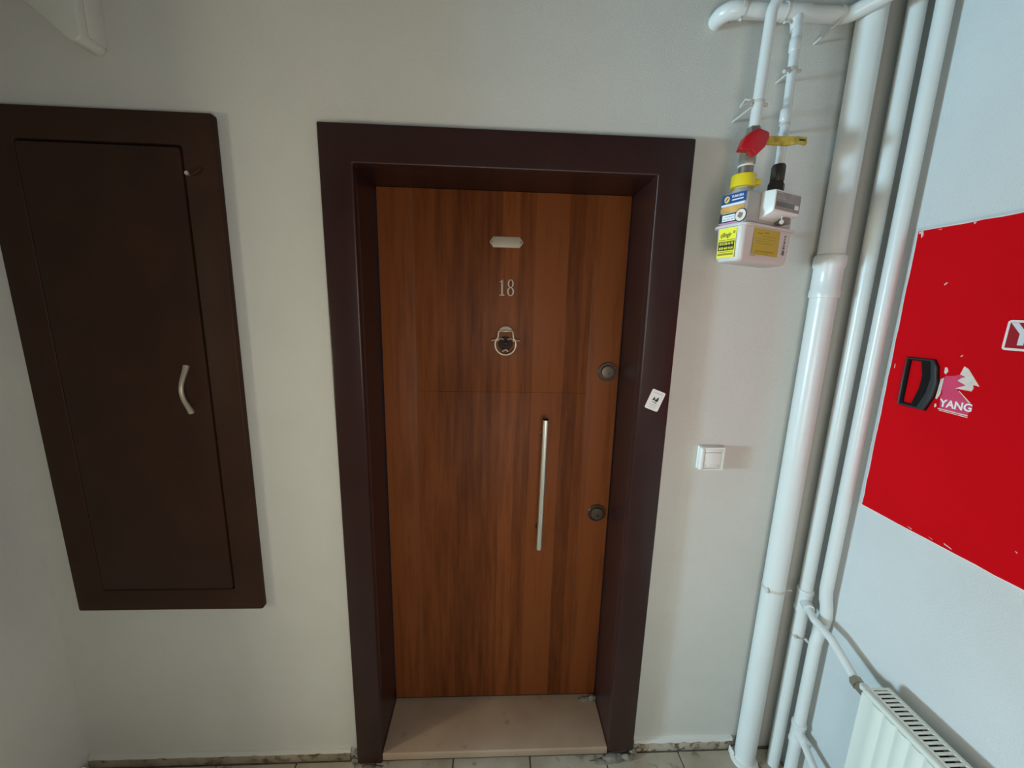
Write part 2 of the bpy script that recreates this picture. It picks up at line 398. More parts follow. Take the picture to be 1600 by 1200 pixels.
# mortar crumbs at the feet of the casing
mc = struct(build('trim_1', MB().ball((-0.004, -0.020, 0.010), 0.017, 2, (1.0, 0.7, 0.9), 0.3)
                  .ball((-0.002, -0.014, 0.036), 0.013, 2, (0.6, 0.6, 1.3), 0.3).ball((0.012, -0.034, 0.004), 0.016, 2, (1.2, 0.6, 0.5), 0.3)
                  .ball((0.055, -0.040, 0.001), 0.032, 2, (1.3, 0.5, 0.18), 0.3), 'mortar'), 'crumbled mortar at the left foot of the door casing')
mc = struct(build('trim_2', MB().ball((1.02, -0.038, 0.004), 0.036, 2, (1.3, 0.45, 0.45), 0.3)
                  .ball((1.07, -0.036, 0.006), 0.022, 2, (1.2, 0.5, 0.7), 0.3).ball((1.098, -0.022, 0.012), 0.016, 2, (0.9, 0.6, 0.9), 0.3)
                  .ball((0.965, -0.044, 0.001), 0.030, 2, (1.5, 0.4, 0.2), 0.3), 'mortar'), 'crumbled mortar at the right foot of the door casing')

# ------------------------------------------------------------------ entrance door
D = thing('door_1', 'walnut veneered apartment door numbered 18 in maroon casing', 'door', (0.55, 0, 0), kind='structure')
Z1 = 2.2668; CY = -0.035
o_ = [(0.0062, CY, 0.010), (0.0062, CY, Z1), (1.0932, CY, Z1), (1.0932, CY, 0.035), (0.9897, CY, 0.035), (0.9897, CY, 2.1635), (0.1003, CY, 2.1635), (0.1003, CY, 0.010)]
b = MB(); b.prism(o_, (0, 0.043, 0), bev=0.005, seg=3)
build('casing', b, 'casing', D)
for (a, c) in ((0.045, 0.1003), (0.9897, 1.055)):
    build('jamb', MB().box(a, c, 0.003, 0.235, 0.03, 2.2225), 'casing', D)
build('jamb_head', MB().box(0.1003, 0.9897, 0.003, 0.235, 2.1632, 2.2225), 'casing', D)
# threshold slab
th = build('threshold', MB().box(0.1005, 0.9895, -0.034, 0.235, 0.022, 0.0555, bev=0.006, seg=3), 'sill', D)
build('threshold_bed', MB().box(0.1005, 0.9895, -0.012, 0.235, -0.004, 0.0225), 'slab', th)
build('mortar_lump', MB().ball((0.945, 0.160, 0.057), 0.016, 2, (1.9, 0.7, 0.6), 0.3).ball((0.972, 0.156, 0.068), 0.014, 2, (1, 0.8, 1.2), 0.3), 'mortar', th)
# leaf: backing board with three raised fields, grooves between them left open
leaf = build('leaf', MB().box(0.103, 0.987, LEAF + 0.004, 0.228, 0.068, 2.1628), 'leaf_edge', D)
ZS = 1.4555
for i, (xa, xb, za, zb) in enumerate(((0.104, 0.2235, 0.069, 2.162), (0.2262, 0.866, ZS + 0.0002, 2.162), (0.2262, 0.866, 0.069, ZS - 0.0002), (0.8687, 0.986, 0.069, 2.162))):
    build('veneer_panel', MB().box(xa, xb, LEAF, LEAF + 0.0045, za, zb, bev=0.0007, seg=2), 'leaf', leaf)
for xg in (0.22485, 0.86735):
    build('groove_strip', MB().box(xg - 0.0013, xg + 0.0013, LEAF + 0.0016, LEAF + 0.0042, 0.069, 2.162), 'groove', leaf)
build('bottom_seal', MB().box(0.104, 0.986, LEAF + 0.008, 0.226, 0.0551, 0.068), 'rubber', leaf)
# name plate
xs = [(0.4905, 0), (0.5035, 0.0182), (0.597, 0.0182), (0.6101, 0), (0.597, -0.0182), (0.5035, -0.0182)]
np_ = lab(build('name_plate', MB().prism([(x, LEAF - 0.0025, 1.9955 + z) for x, z in xs], (0, 0.0025, 0), bev=0.0008), 'plate', D), 'blank silver name plate with pointed ends')
for xx in (0.4985, 0.602):
    build('screw', MB().lathe((xx, LEAF - 0.0025, 1.9955), (0, -1, 0), [(0.0028, 0), (0.0024, 0.0012), (0, 0.0016)], 12), 'bronze2', np_)
# the digits 1 and 8
zc = 1.840
one = [(0.5275, -0.028), (0.5470, -0.028), (0.5470, -0.0255), (0.5415, -0.0235), (0.5415, 0.028), (0.5385, 0.028), (0.5285, 0.0205), (0.5285, 0.0185), (0.5340, 0.0190), (0.5340, -0.0235), (0.5275, -0.0255)]
lab(build('digit', MB().prism([(x, LEAF - 0.004, zc + z) for x, z in one], (0, 0.004, 0), bev=0.0006), 'digit', D), 'silver numeral 1')
def oval_ring(cx, cz, ax, az, wt, ws, n=28):
    mb = MB()
    outer = [(cx + ax * cos(2 * pi * k / n), LEAF - 0.004, cz + az * sin(2 * pi * k / n)) for k in range(n)]
    inner = [(cx + (ax - ws) * cos(2 * pi * k / n), LEAF - 0.004, cz + (az - wt) * sin(2 * pi * k / n)) for k in range(n)]
    mb.prism(outer, (0, 0.004, 0), holes=inner); return mb
e8 = oval_ring(0.5680, zc + 0.0145, 0.0108, 0.0142, 0.0024, 0.0048)
e8b = oval_ring(0.5680, zc - 0.0135, 0.0125, 0.0152, 0.0024, 0.0052)
me = bpy.data.meshes.new('t'); e8b.bm.to_mesh(me); e8.bm.from_mesh(me)
lab(build('digit', e8, 'digit', D), 'silver numeral 8')
# knocker with peephole
KX, KZ, KY = 0.5535, 1.636, LEAF
def kp(cx, cy, y): return (KX + (cx - 580) / 6367, y, KZ - (cy - 720) / 6367)
kn = lab(build('knocker', MB().lathe((KX, KY, KZ + 0.004), (0, -1, 0), [(0.027, 0), (0.027, 0.001), (0.025, 0.0016), (0.013, 0.002), (0.0115, 0.0065)]), 'rosette', D), 'silver ring knocker around a peephole')
ring = [kp(580 + 242 * cos(radians(a)), 715 - 242 * sin(radians(a)), KY - 0.012) for a in range(150, 391, 8)]
build('ring', MB().tube(ring, 0.0041, 10), 'satin_old', kn)
sh = [(350, 640), (392, 585), (408, 520), (414, 440), (425, 402), (500, 402), (580, 404), (660, 402), (735, 402), (750, 440), (756, 520), (768, 585), (810, 640)]
build('shoulder_bar', MB().tube([kp(a, c, KY - 0.013) for a, c in sh], 0.0036, 10), 'satin_old', kn)
build('crown_bar', MB().tube([kp(495, 400, KY - 0.014), kp(580, 402, KY - 0.016), kp(665, 400, KY - 0.014)], [0.003, 0.0048, 0.003], 10), 'satin_old', kn)
cap = [kp(420 + 320 * k / 14, 385 - 95 * sin(pi * k / 14) ** 0.7, KY - 0.010) for k in range(15)]
build('cap', MB().prism(cap, (0, 0.010, 0), bev=0.001), 'plate', kn)
for sgn in (-1, 1):
    h = [(580 + sgn * 180, 560), (580 + sgn * 215, 598), (580 + sgn * 260, 617), (580 + sgn * 335, 622)]
    build('horn', MB().tube([kp(a, c, KY - 0.012) for a, c in h], [0.0038, 0.0036, 0.003, 0.0022], 8), 'satin_old', kn)
    h = [(580 + sgn * 195, 640), (580 + sgn * 165, 600), (580 + sgn * 120, 577), (580 + sgn * 75, 583), (580 + sgn * 45, 605)]
    build('scroll', MB().tube([kp(a, c, KY - 0.011) for a, c in h], [0.0034, 0.003, 0.0027, 0.0025, 0.0018], 8), 'satin_old', kn)
build('striker', MB().tube([kp(515, 885, KY - 0.011), kp(540, 850, KY - 0.012), kp(580, 838, KY - 0.013), kp(620, 850, KY - 0.012), kp(640, 885, KY - 0.011)], 0.0027, 8), 'satin_old', kn)
build('peephole', MB().lathe((KX, KY - 0.007, KZ + 0.004), (0, -1, 0), [(0.0085, 0), (0.0085, 0.002), (0.006, 0.0045), (0, 0.0055)], 20), 'lens', kn)
# two lock cylinders
for z, lb in ((1.540, 'upper round bronze lock'), (0.9578, 'lower round bronze lock')):
    lk = lab(build('lock', MB().lathe((0.9425 if z > 1.2 else 0.9393, LEAF, z), (0, -1, 0), [(0.0372, 0), (0.0372, 0.003), (0.0345, 0.006), (0.0315, 0.006), (0.030, 0.0015), (0.0, 0.0015)], 36), 'bronze', D), lb)
    cx = 0.9425 if z > 1.2 else 0.9393
    build('lock_core', MB().lathe((cx, LEAF - 0.001, z), (0, -1, 0), [(0.0258, 0), (0.0258, 0.009), (0.0235, 0.0125), (0.018, 0.0135), (0, 0.0135)], 32), 'bronze2', lk)
    build('keyhole', MB().lathe((cx + 0.002, LEAF - 0.0138, z + 0.002), (0, -1, 0), [(0.0055, 0), (0.0055, 0.0006), (0, 0.0006)], 14).box(cx, cx + 0.004, LEAF - 0.0146, LEAF - 0.0138, z - 0.010, z), 'lens', lk)
# pull handle
ph = lab(build('pull_handle', MB().tube([(0.7024, 0.128, 0.829), (0.7085, 0.128, 1.362)], 0.0108, 28), 'brushed', D), 'long brushed steel pull bar')
build('end_cap', MB().tube([(0.7085, 0.128, 1.362), (0.70852, 0.128, 1.3655)], 0.0106, 24), 'black', ph)
for z in (0.90, 1.292):
    xx = 0.7024 + (z - 0.829) / 0.533 * 0.0061 - 0.002
    build('standoff', MB().tube([(xx, LEAF, z), (xx, 0.130, z)], 0.0072, 16).lathe((xx, LEAF, z), (0, -1, 0), [(0.0125, 0), (0.0125, 0.003), (0.008, 0.004)], 20), 'bronze', ph)
# white card stuck to the casing
cpts = [(0.512 + (a - 0.512) * 0.9919, 1.7655 + (c - 1.7655) * 0.9919) for a, c in ((1.0376, 1.5187), (1.0824, 1.5021), (1.0605, 1.4382), (1.0153, 1.4553))]
ccx = sum(p[0] for p in cpts) / 4; ccz = sum(p[1] for p in cpts) / 4
ex = Vector((1.0824 - 1.0376, 0, 1.5021 - 1.5187)).normalized(); ez = Vector((-ex.z, 0, ex.x))
cm = frame_mtx((ccx, CY - 0.0002, ccz), ex, ez)
cd = lab(build('card', flat(cm, rrect(0.0478, 0.0675, 0.005)), 'st_card', D), 'small tilted white card with black emblem on the casing')
def bars(mtx, rows, lift=0.0005):
    mb = MB()
    for (xa, xb, za, zb) in rows: mb.box(xa, xb, za, zb, lift, lift + 0.0002)
    return mb.xf(mtx)
eb = MB()
for poly in ([(-0.011, -0.001), (-0.006, 0.011), (-0.002, 0.004), (-0.003, -0.001)], [(-0.002, -0.002), (0.001, 0.007), (0.003, 0.003), (0.003, -0.003)], [(0.003, -0.003), (0.004, 0.010), (0.009, 0.013), (0.010, 0.002), (0.007, -0.004)],
             [(-0.009, -0.006), (0.004, -0.0065), (0.009, -0.0085), (0.009, -0.0105), (0.002, -0.0085), (-0.009, -0.0075)]):
    eb.prism([(a, c, 0.0004) for a, c in poly], (0, 0, 0.0003))
build('emblem', eb.xf(cm), 'st_black', cd)
stuff(build('print_lines', bars(cm, [(-0.016, 0.016, 0.0235, 0.0255), (-0.014, 0.012, -0.0165, -0.015), (-0.011, 0.013, -0.0215, -0.0205), (-0.012, 0.010, -0.0265, -0.0255)]), 'st_grey', cd))

# ------------------------------------------------------------------ doorbell
bell = thing('doorbell', 'square white doorbell switch right of the door casing', 'switch', (1.268, 0, 1.2735))
b = MB(); b.prism([(1.2258 + 0.0, 0.0, 1.2315), (1.3102, 0.0, 1.2315), (1.3102, 0.0, 1.3160), (1.2258, 0.0, 1.3160)], (0, -0.010, 0), bev=0.004, seg=3)
build('back_plate', b, 'bell', bell)
b = MB()
o4 = [(1.2262, -0.008, 1.2319), (1.3098, -0.008, 1.2319), (1.3098, -0.008, 1.3156), (1.2262, -0.008, 1.3156)]
i4 = [(1.2420, -0.008, 1.2400), (1.3030, -0.008, 1.2400), (1.3030, -0.008, 1.3090), (1.2420, -0.008, 1.3090)]
b.prism(o4, (0, -0.020, 0), bev=0.0065, seg=4, holes=i4)
build('frame', b, 'bell', bell)
build('button', MB().box(1.2424, 1.3026, -0.0255, -0.008, 1.2404, 1.2955, bev=0.0015), 'bell', bell)
build('top_bar', MB().box(1.2424, 1.3026, -0.0265, -0.008, 1.2972, 1.3086, bev=0.0015), 'bell', bell)
build('label_window', MB().box(1.247, 1.296, -0.0262, -0.020, 1.2435, 1.2525, bev=0.001), 'st_grey', bell)
build('label_strip', MB().box(1.2495, 1.2945, -0.0266, -0.020, 1.2448, 1.2525, bev=0.001), 'bell', bell)

# ------------------------------------------------------------------ dark electrical cabinet
EC = thing('electrical_cabinet', 'dark brown flush meter cabinet with one bow handle left of the door', 'cabinet', (-0.6, 0, 0.697))
def rr2(x0, x1, z0, z1, rr, y, n=6):
    pts = rrect(x1 - x0, z1 - z0, rr, n); return [(p[0] + (x0 + x1) / 2, y, p[1] + (z0 + z1) / 2) for p in pts]
b = MB().prism(rr2(-0.9158, -0.2865, 0.6985, 2.2797, 0.008, -0.022), (0, 0.022, 0), bev=0.004, seg=3,
               holes=rr2(-0.823, -0.3780, 0.779, 2.196, 0.010, -0.022))
build('frame', b, 'cab', EC)
build('back_panel', MB().box(-0.826, -0.374, -0.004, 0.0, 0.776, 2.199), 'cab_hole', EC)
dr = build('cabinet_door', MB().prism(rr2(-0.8195, -0.3840, 0.7825, 2.1890, 0.009, -0.0222), (0, 0.018, 0), bev=0.002), 'cab', EC)
hp, hr = [], []
for k in range(15):
    q = k / 14
    hp.append((-0.4410 - 0.003 * q, -0.0235 - 0.0305 * sin(pi * q) ** 1.25, 1.5685 - 0.1500 * q))
    hr.append(0.0064 + 0.0026 * abs(2 * q - 1) ** 2)
lab(build('bow_handle', MB().tube(hp, hr, 14), 'satin_old', dr), 'satin metal bow handle')
lab(build('latch', MB().tube([(-0.3668, -0.022, 2.1205), (-0.3668, -0.031, 2.1205)], 0.0058, 16), 'satin', EC), 'small steel latch bolt')
build('latch_arm', MB().tube([(-0.361, -0.0232, 2.119), (-0.344, -0.0245, 2.125), (-0.330, -0.0232, 2.136)], [0.004, 0.005, 0.0035], 8), 'cab', EC)

# the old cabinet is slightly racked: its right edge leans out towards the top
def rack(o):
    if o.type == 'MESH':
        for v in o.data.vertices:
            v.co.x += 0.0072 * (v.co.z + 0.697 - 1.47) * (v.co.x - 0.6 + 0.8985) / 0.624
    for c_ in o.children: rack(c_)
bpy.context.view_layer.update()
rack(EC)
# boxed duct up in the left corner
dc = thing('cable_duct', 'painted boxed duct hanging down the wall above the dark cabinet', 'duct', (-0.63, 0, 2.41))
b = MB().prism([(-0.70, -0.07, 2.80), (-0.70, -0.07, 2.515), (-0.6435, -0.07, 2.464), (-0.585, -0.07, 2.414), (-0.5655, -0.07, 2.412), (-0.5535, -0.07, 2.424), (-0.5535, -0.07, 2.80)], (0, 0.07, 0), bev=0.006, seg=3)
build('duct_body', b, 'duct', dc)
build('lid_edge', MB().box(-0.5535, -0.5490, -0.050, -0.0, 2.432, 2.80, bev=0.002), 'duct', dc)

# ------------------------------------------------------------------ pipes
def vring(mb, c, r, h, lift=0.002):
    mb.lathe((c[0], c[1], c[2] - h / 2), (0, 0, 1), [(r, 0), (r + lift, 0), (r + lift, h), (r, h)], 32); return mb
BX, BY, BR = 1.545, -0.052, 0.0362
dp = thing('drain_pipe', 'thick white drain pipe standing in the corner behind the thin risers', 'pipe', (BX, BY, 0))
build('lower_pipe', MB().tube([(BX, BY, 0.001), (BX, BY, 1.84)], BR, 40), 'pipe', dp)
b = MB().lathe((BX, BY, 1.822), (0, 0, 1), [(BR, 0), (BR + 0.0035, 0.001), (BR + 0.0042, 0.006), (BR + 0.0042, 0.020), (BR + 0.0025, 0.026), (BR + 0.0022, 0.088), (BR + 0.0062, 0.096), (BR + 0.0062, 0.122), (BR + 0.002, 0.13), (BR, 0.131)], 40)
build('socket', b, 'pipe', dp)
sm_ = MB()
for k_, w_ in enumerate((0.010, 0.006, 0.014, 0.008)):
    a_ = radians(-118 + k_ * 17); sm_.tube([(BX + (BR + 0.0028) * cos(a_), BY + (BR + 0.0028) * sin(a_), 1.9475 - 0.0012 * (k_ % 2)), (BX + (BR + 0.0028) * cos(a_ + w_ / BR), BY + (BR + 0.0028) * sin(a_ + w_ / BR), 1.9475 + 0.0012 * (k_ % 2))], 0.0014, 6)
stuff(build('embossed_mark', sm_, 'st_grey', dp))
build('upper_pipe', MB().tube([(BX, BY, 1.92), (BX, BY, ZC)], BR - 0.001, 40), 'pipe', dp)
cl = build('clamp', vring(MB(), (BX, BY, 0.792), BR, 0.010, 0.0016), 'clamp', dp)
build_each('clamp_bolt', [tube([(BX - 0.036, BY - 0.016, 0.80), (BX - 0.040, BY - 0.024, 0.785)], 0.0045, 8), tube([(BX + 0.034, BY - 0.016, 0.792), (BX + 0.052, BY - 0.020, 0.792)], 0.004, 8)], 'clamp', cl)
build('foot_ring', MB().lathe((BX, BY, 0.0), (0, 0, 1), [(BR + 0.014, 0), (BR + 0.013, 0.006), (BR + 0.004, 0.012), (BR, 0.013)], 32), 'plaster', dp)
build('escutcheon_chip', MB().box(1.500, 1.507, -0.048, -0.018, 0.0, 0.030, bev=0.0025, rot=Matrix.Identity(4)), 'plaster', dp)

RX, RY, RR = 1.6536, -0.068, 0.0212
rs = thing('heating_riser', 'white heating riser with clamp and upper radiator branch, beside the drain pipe', 'pipe', (RX, RY, 0))
build('riser_pipe', MB().tube([(RX, RY, 0), (RX, RY, ZC)], RR, 28), 'pipe', rs)
tz = 0.752
b = MB().lathe((RX, RY, tz - 0.045), (0, 0, 1), [(RR, 0), (RR + 0.0045, 0.003), (RR + 0.005, 0.012), (RR + 0.003, 0.018), (RR + 0.003, 0.072), (RR + 0.005, 0.078), (RR + 0.0045, 0.088), (RR, 0.091)], 28)
b.tube([(RX, RY, tz), (RX - 0.017, RY - 0.046, tz - 0.003)], [0.019, 0.0175], 20)
build('tee', b, 'pipe', rs)
br = [(RX - 0.010, RY - 0.03, tz - 0.002), (1.625, -0.150, 0.742), (1.622, -0.225, 0.736), (1.606, -0.330, 0.704), (1.5985, -0.362, 0.702)]
build('branch_pipe', MB().tube(fillet(br, 0.02, 4), 0.0125, 18), 'pipe', rs)
vb = build('radiator_valve', MB().tube([(1.603, -0.335, 0.7035), (1.5985, -0.355, 0.7025)], 0.017, 6).tube([(1.5985, -0.355, 0.7025), (1.597, -0.384, 0.702)], 0.0150, 20).tube([(1.597, -0.384, 0.702), (1.597, -0.3985, 0.702)], 0.018, 6), 'brass', rs)
build('valve_cap', MB().lathe((1.5975, -0.371, 0.716), (0, 0, -1), [(0.010, -0.006), (0.0125, -0.003), (0.0125, 0.008), (0.010, 0.012)], 18), 'white_pl', vb)
cl = build('clamp', vring(MB(), (RX, RY, 0.606), RR, 0.008, 0.0014), 'clamp', rs)
build_each('clamp_bolt', [tube([(RX + 0.012, RY - 0.022, 0.606), (RX + 0.020, RY - 0.040, 0.598)], 0.0055, 10), tube([(RX - 0.016, RY - 0.014, 0.612), (RX - 0.022, RY - 0.022, 0.608)], 0.005, 8), tube([(RX + 0.01, RY, 0.606), (XR - 0.006, RY, 0.606)], 0.0035, 8)], 'clamp', cl)
PX, PY, PR = 1.6565, -0.1415, 0.0187
r2 = thing('return_riser', 'thinner white riser nearest the red cabinet, bowed around the branch', 'pipe', (PX, PY, 0))
pth = [(PX, PY, 0), (PX, PY, 0.50), (PX, PY, 0.64), (PX + 0.004, PY, 0.67), (PX + 0.014, PY, 0.710), (PX + 0.0185, PY, 0.745), (PX + 0.014, PY, 0.780), (PX + 0.004, PY, 0.82), (PX, PY, 0.85), (PX, PY, 1.2), (PX, PY, ZC)]
build('riser_pipe', MB().tube(pth, PR, 28), 'pipe', r2)
tz = 0.252
b = MB().lathe((PX, PY, tz - 0.045), (0, 0, 1), [(PR, 0), (PR + 0.0045, 0.003), (PR + 0.005, 0.012), (PR + 0.003, 0.018), (PR + 0.003, 0.072), (PR + 0.005, 0.078), (PR + 0.0045, 0.088), (PR, 0.091)], 28)
b.tube([(PX, PY, tz), (PX - 0.004, PY - 0.048, tz)], [0.019, 0.0175], 20)
build('tee', b, 'pipe', r2)
build('branch_pipe', MB().tube([(PX - 0.004, PY - 0.03, tz), (1.605, -0.352, 0.2235), (1.599, -0.385, 0.222)], 0.0125, 18), 'pipe', r2)
build('branch_union', MB().tube([(1.5995, -0.372, 0.2225), (1.598, -0.3985, 0.222)], 0.018, 6), 'brass', r2)

# horizontal pipe under the ceiling
HZ = 2.583
hp_ = thing('ceiling_level_pipe', 'white horizontal pipe along the top of the wall above the gas meter', 'pipe', (1.13, 0, HZ))
path = fillet([(1.128, 0.0, HZ - 0.002), (1.128, -0.052, HZ - 0.002), (1.475, -0.052, HZ), (1.585, -0.155, HZ + 0.035), (1.70, -0.262, HZ + 0.07)], 0.045, 8)
path[-1] = Vector((XR, -0.258, HZ + 0.068))
build('pipe_run', MB().tube(path, 0.0195, 28), 'pipe', hp_)
build('elbow', MB().tube(fillet([(1.128, -0.004, HZ - 0.002), (1.128, -0.052, HZ - 0.002), (1.176, -0.052, HZ - 0.002)], 0.036, 8), 0.0215, 28), 'pipe', hp_)
for xx in (1.172, 1.296):
    c_ = build('clamp', MB().lathe((xx - 0.004, -0.052, HZ), (1, 0, 0), [(0.0195, 0), (0.0222, 0), (0.0222, 0.008), (0.0195, 0.008)], 28), 'clamp', hp_)
    build_each('clamp_stem', [tube([(xx, -0.034, HZ), (xx, 0, HZ)], 0.004, 8), tube([(xx, -0.058, HZ - 0.021), (xx - 0.008, -0.066, HZ - 0.034)], 0.0038, 8)], 'clamp', c_)
c_ = build('clamp', MB().lathe((1.448, -0.052, HZ), (1, 0, 0), [(0.0195, 0), (0.0225, 0), (0.0225, 0.007), (0.0195, 0.007)], 28), 'clamp', hp_)
build('clamp_strap', MB().tube([(1.452, -0.070, HZ - 0.010), (1.440, -0.060, HZ - 0.026), (1.432, -0.03, HZ - 0.036), (1.428, 0, HZ - 0.04)], 0.0035, 8), 'clamp', c_)
build('branch_tee', MB().tube([(1.328, -0.054, HZ), (1.3305, -0.058, HZ - 0.045)], [0.0165, 0.015], 20).tube([(1.300, -0.052, HZ), (1.358, -0.052, HZ)], 0.0218, 28), 'pipe', hp_)

# ------------------------------------------------------------------ gas pipes and meter
AX, AY = 1.203, -0.122
gp = thing('gas_supply_pipe', 'left white gas pipe with red valve and yellow lever above the meter', 'pipe', (AX, AY, 2.11))
path = fillet([(AX + 0.004, AY, 2.225), (1.2135, -0.116, 2.36), (1.2205, -0.1125, 2.545), (1.268, -0.1125, 2.645), (1.268, -0.1125, ZC)], 0.05, 8)
build('pipe', MB().tube(path, 0.0138, 24), 'pipe', gp)
c_ = build('clamp', MB().lathe((1.2125, -0.1165, 2.3225), (0, 0, 1), [(0.0138, 0), (0.0162, 0), (0.0162, 0.008), (0.0138, 0.008)], 24), 'clamp', gp)
build_each('clamp_stem', [tube([(1.2125, -0.104, 2.327), (1.214, 0, 2.33)], 0.0035, 8), tube([(1.196, -0.120, 2.329), (1.172, -0.126, 2.317), (1.160, -0.126, 2.309)], [0.004, 0.0032, 0.0026], 8), tube([(1.198, -0.112, 2.334), (1.186, -0.102, 2.340), (1.182, -0.088, 2.330)], 0.003, 8), tube([(1.228, -0.112, 2.327), (1.243, -0.108, 2.326)], 0.0045, 8)], 'clamp', c_)
va = build('valve_body', MB().lathe((AX, AY, 2.205), (0, 0, 1), [(0.0165, 0), (0.021, 0.004), (0.0235, 0.018), (0.021, 0.034), (0.0165, 0.042)], 24).tube([(AX + 0.004, AY, 2.24), (AX + 0.005, AY + 0.001, 2.262)], 0.0185, 6), 'brass', gp)
rp = [(1.1518, 2.1921), (1.1617, 2.2232), (1.1750, 2.2350), (1.1931, 2.2467), (1.2247, 2.2370), (1.2266, 2.2245), (1.2190, 2.2018), (1.1967, 2.1797), (1.1837, 2.1919)]
rh = lab(build('valve_handle', MB().prism([(x, -0.166, z) for x, z in rp], (0, 0.026, 0), bev=0.004, seg=3), 'red_handle', va), 'red valve hub')
lv = [(1.2150, 2.2320), (1.2180, 2.2125), (1.2873, 2.2112), (1.3186, 2.2180), (1.3372, 2.2145), (1.3395, 2.2215), (1.3372, 2.2345), (1.3150, 2.2350), (1.2838, 2.2345)]
lab(build('valve_lever', MB().prism([(x, -0.1535, z) for x, z in lv], (0, 0.008, 0), bev=0.002), 'lever', va), 'worn yellow valve lever')
build('lever_slot', MB().box(1.316, 1.333, -0.1542, -0.1533, 2.2240, 2.2280), 'st_black', va)
build('hex_nut', MB().lathe((AX - 0.003, AY, 2.1690), (0, 0, 1), [(0.0195, 0), (0.0215, 0.003), (0.0215, 0.031), (0.0195, 0.034)], 6), 'brass', gp)
build('seal_ring', MB().lathe((AX - 0.004, AY, 2.1645), (0, 0, 1), [(0.0195, 0), (0.0208, 0.001), (0.0208, 0.0035), (0.0195, 0.0045)], 28), 'st_card', gp)
build('nipple', MB().tube([(AX - 0.004, AY, 2.093), (AX - 0.004, AY, 2.166)], 0.0185, 24), 'nipple', gp)

QX, QY = 1.331, -0.0665
gq = thing('gas_outlet_pipe', 'right thinner white gas pipe running from the meter up to the horizontal pipe', 'pipe', (QX, QY, 2.09))
build('pipe', MB().tube([(QX, QY, 2.18), (QX + 0.001, QY + 0.002, 2.34), (QX, -0.060, 2.545)], 0.0118, 22), 'pipe', gq)
for z, h in ((2.325, 0.035), (2.50, 0.035)):
    build('coupling', MB().lathe((QX, QY + 0.004 + (z - 2.3) * 0.01, z - h / 2), (0, 0, 1), [(0.0118, 0), (0.0142, 0.004), (0.0142, h - 0.004), (0.0118, h)], 22), 'pipe', gq)
build('union_nut', MB().lathe((QX - 0.001, QY, 2.148), (0, 0, 1), [(0.0165, 0), (0.0182, 0.003), (0.0182, 0.040), (0.0155, 0.046), (0.012, 0.047)], 24), 'iron', gq)
build('hex_nut', MB().lathe((QX - 0.001, QY, 2.0915), (0, 0, 1), [(0.022, 0), (0.0225, 0.0485), (0.0185, 0.0565)], 6), 'iron', gq)
c_ = build('clamp', MB().lathe((QX, -0.0625, 2.434), (0, 0, 1), [(0.0118, 0), (0.0142, 0), (0.0142, 0.009), (0.0118, 0.009)], 22), 'clamp', gq)
build_each('clamp_stem', [tube([(QX, -0.05, 2.438), (QX, 0, 2.438)], 0.0035, 8), tube([(QX - 0.014, -0.068, 2.438), (QX - 0.030, -0.074, 2.428)], 0.005, 8), tube([(QX + 0.014, -0.06, 2.438), (QX + 0.032, -0.05, 2.444)], 0.0045, 8)], 'clamp', c_)
c_ = build('clamp', MB().lathe((QX + 0.001, -0.063, 2.296), (0, 0, 1), [(0.0118, 0), (0.0140, 0), (0.0140, 0.008), (0.0118, 0.008)], 22), 'clamp', gq)
build('clamp_stem', MB().tube([(QX + 0.013, -0.063, 2.30), (QX + 0.028, -0.02, 2.303), (QX + 0.03, 0, 2.303)], 0.0035, 8), 'clamp', c_)

# meter: local frame u along the front face (right, away), v along the left face (back), origin at the front left corner
PHI = radians(24)
C0 = Vector((1.1675, -0.200, 0))
MT = Matrix.Translation(C0) @ Matrix.Rotation(PHI, 4, 'Z')       # local x = u, local y = v
def W3(a, c, z): return MT @ Vector((a, c, z))
gm = thing('gas_meter', 'white gas meter covered in stickers hanging from two pipes', 'meter', (1.255, -0.12, 1.90))
def rect_ring(w, d, rr, z, u0=0.0, v0=0.0): return [(p[0] + u0 + w / 2, p[1] + v0 + d / 2, z) for p in rrect(w, d, rr, 5)]
MW, MD = 0.222, 0.082
def loft(sections):
    b = bmesh.new(); rings = [[b.verts.new(Vector(p)) for p in s_] for s_ in sections]
    n = len(rings[0])
    for i in range(len(rings) - 1):
        for k in range(n): b.faces.new((rings[i][k], rings[i][(k + 1) % n], rings[i + 1][(k + 1) % n], rings[i + 1][k]))
    b.faces.new(rings[0][::-1]); b.faces.new(rings[-1]); bmesh.ops.recalc_face_normals(b, faces=list(b.faces))
    m_ = MB(); m_._merge(b); return m_
sec = []
for z, ins in ((1.9075, 0.012), (1.9105, 0.006), (1.917, 0.003), (1.99, 0.0), (2.000, 0.0)):
    sec.append(rect_ring(MW - 2 * ins, MD - 2 * ins, 0.013, z, ins, ins))
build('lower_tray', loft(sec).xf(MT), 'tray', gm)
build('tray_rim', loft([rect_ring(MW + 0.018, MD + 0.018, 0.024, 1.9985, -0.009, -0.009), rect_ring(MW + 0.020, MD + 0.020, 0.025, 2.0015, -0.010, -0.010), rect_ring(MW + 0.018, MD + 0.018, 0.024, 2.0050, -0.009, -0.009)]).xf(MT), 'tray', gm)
hz = []
for z, ins in ((2.0045, 0.004), (2.082, 0.004), (2.088, 0.007), (2.091, 0.014)):
    hz.append(rect_ring(MW - 2 * ins, MD - 2 * ins, 0.010, z, ins, ins))
build('upper_housing', loft(hz).xf(MT), 'meter', gm)
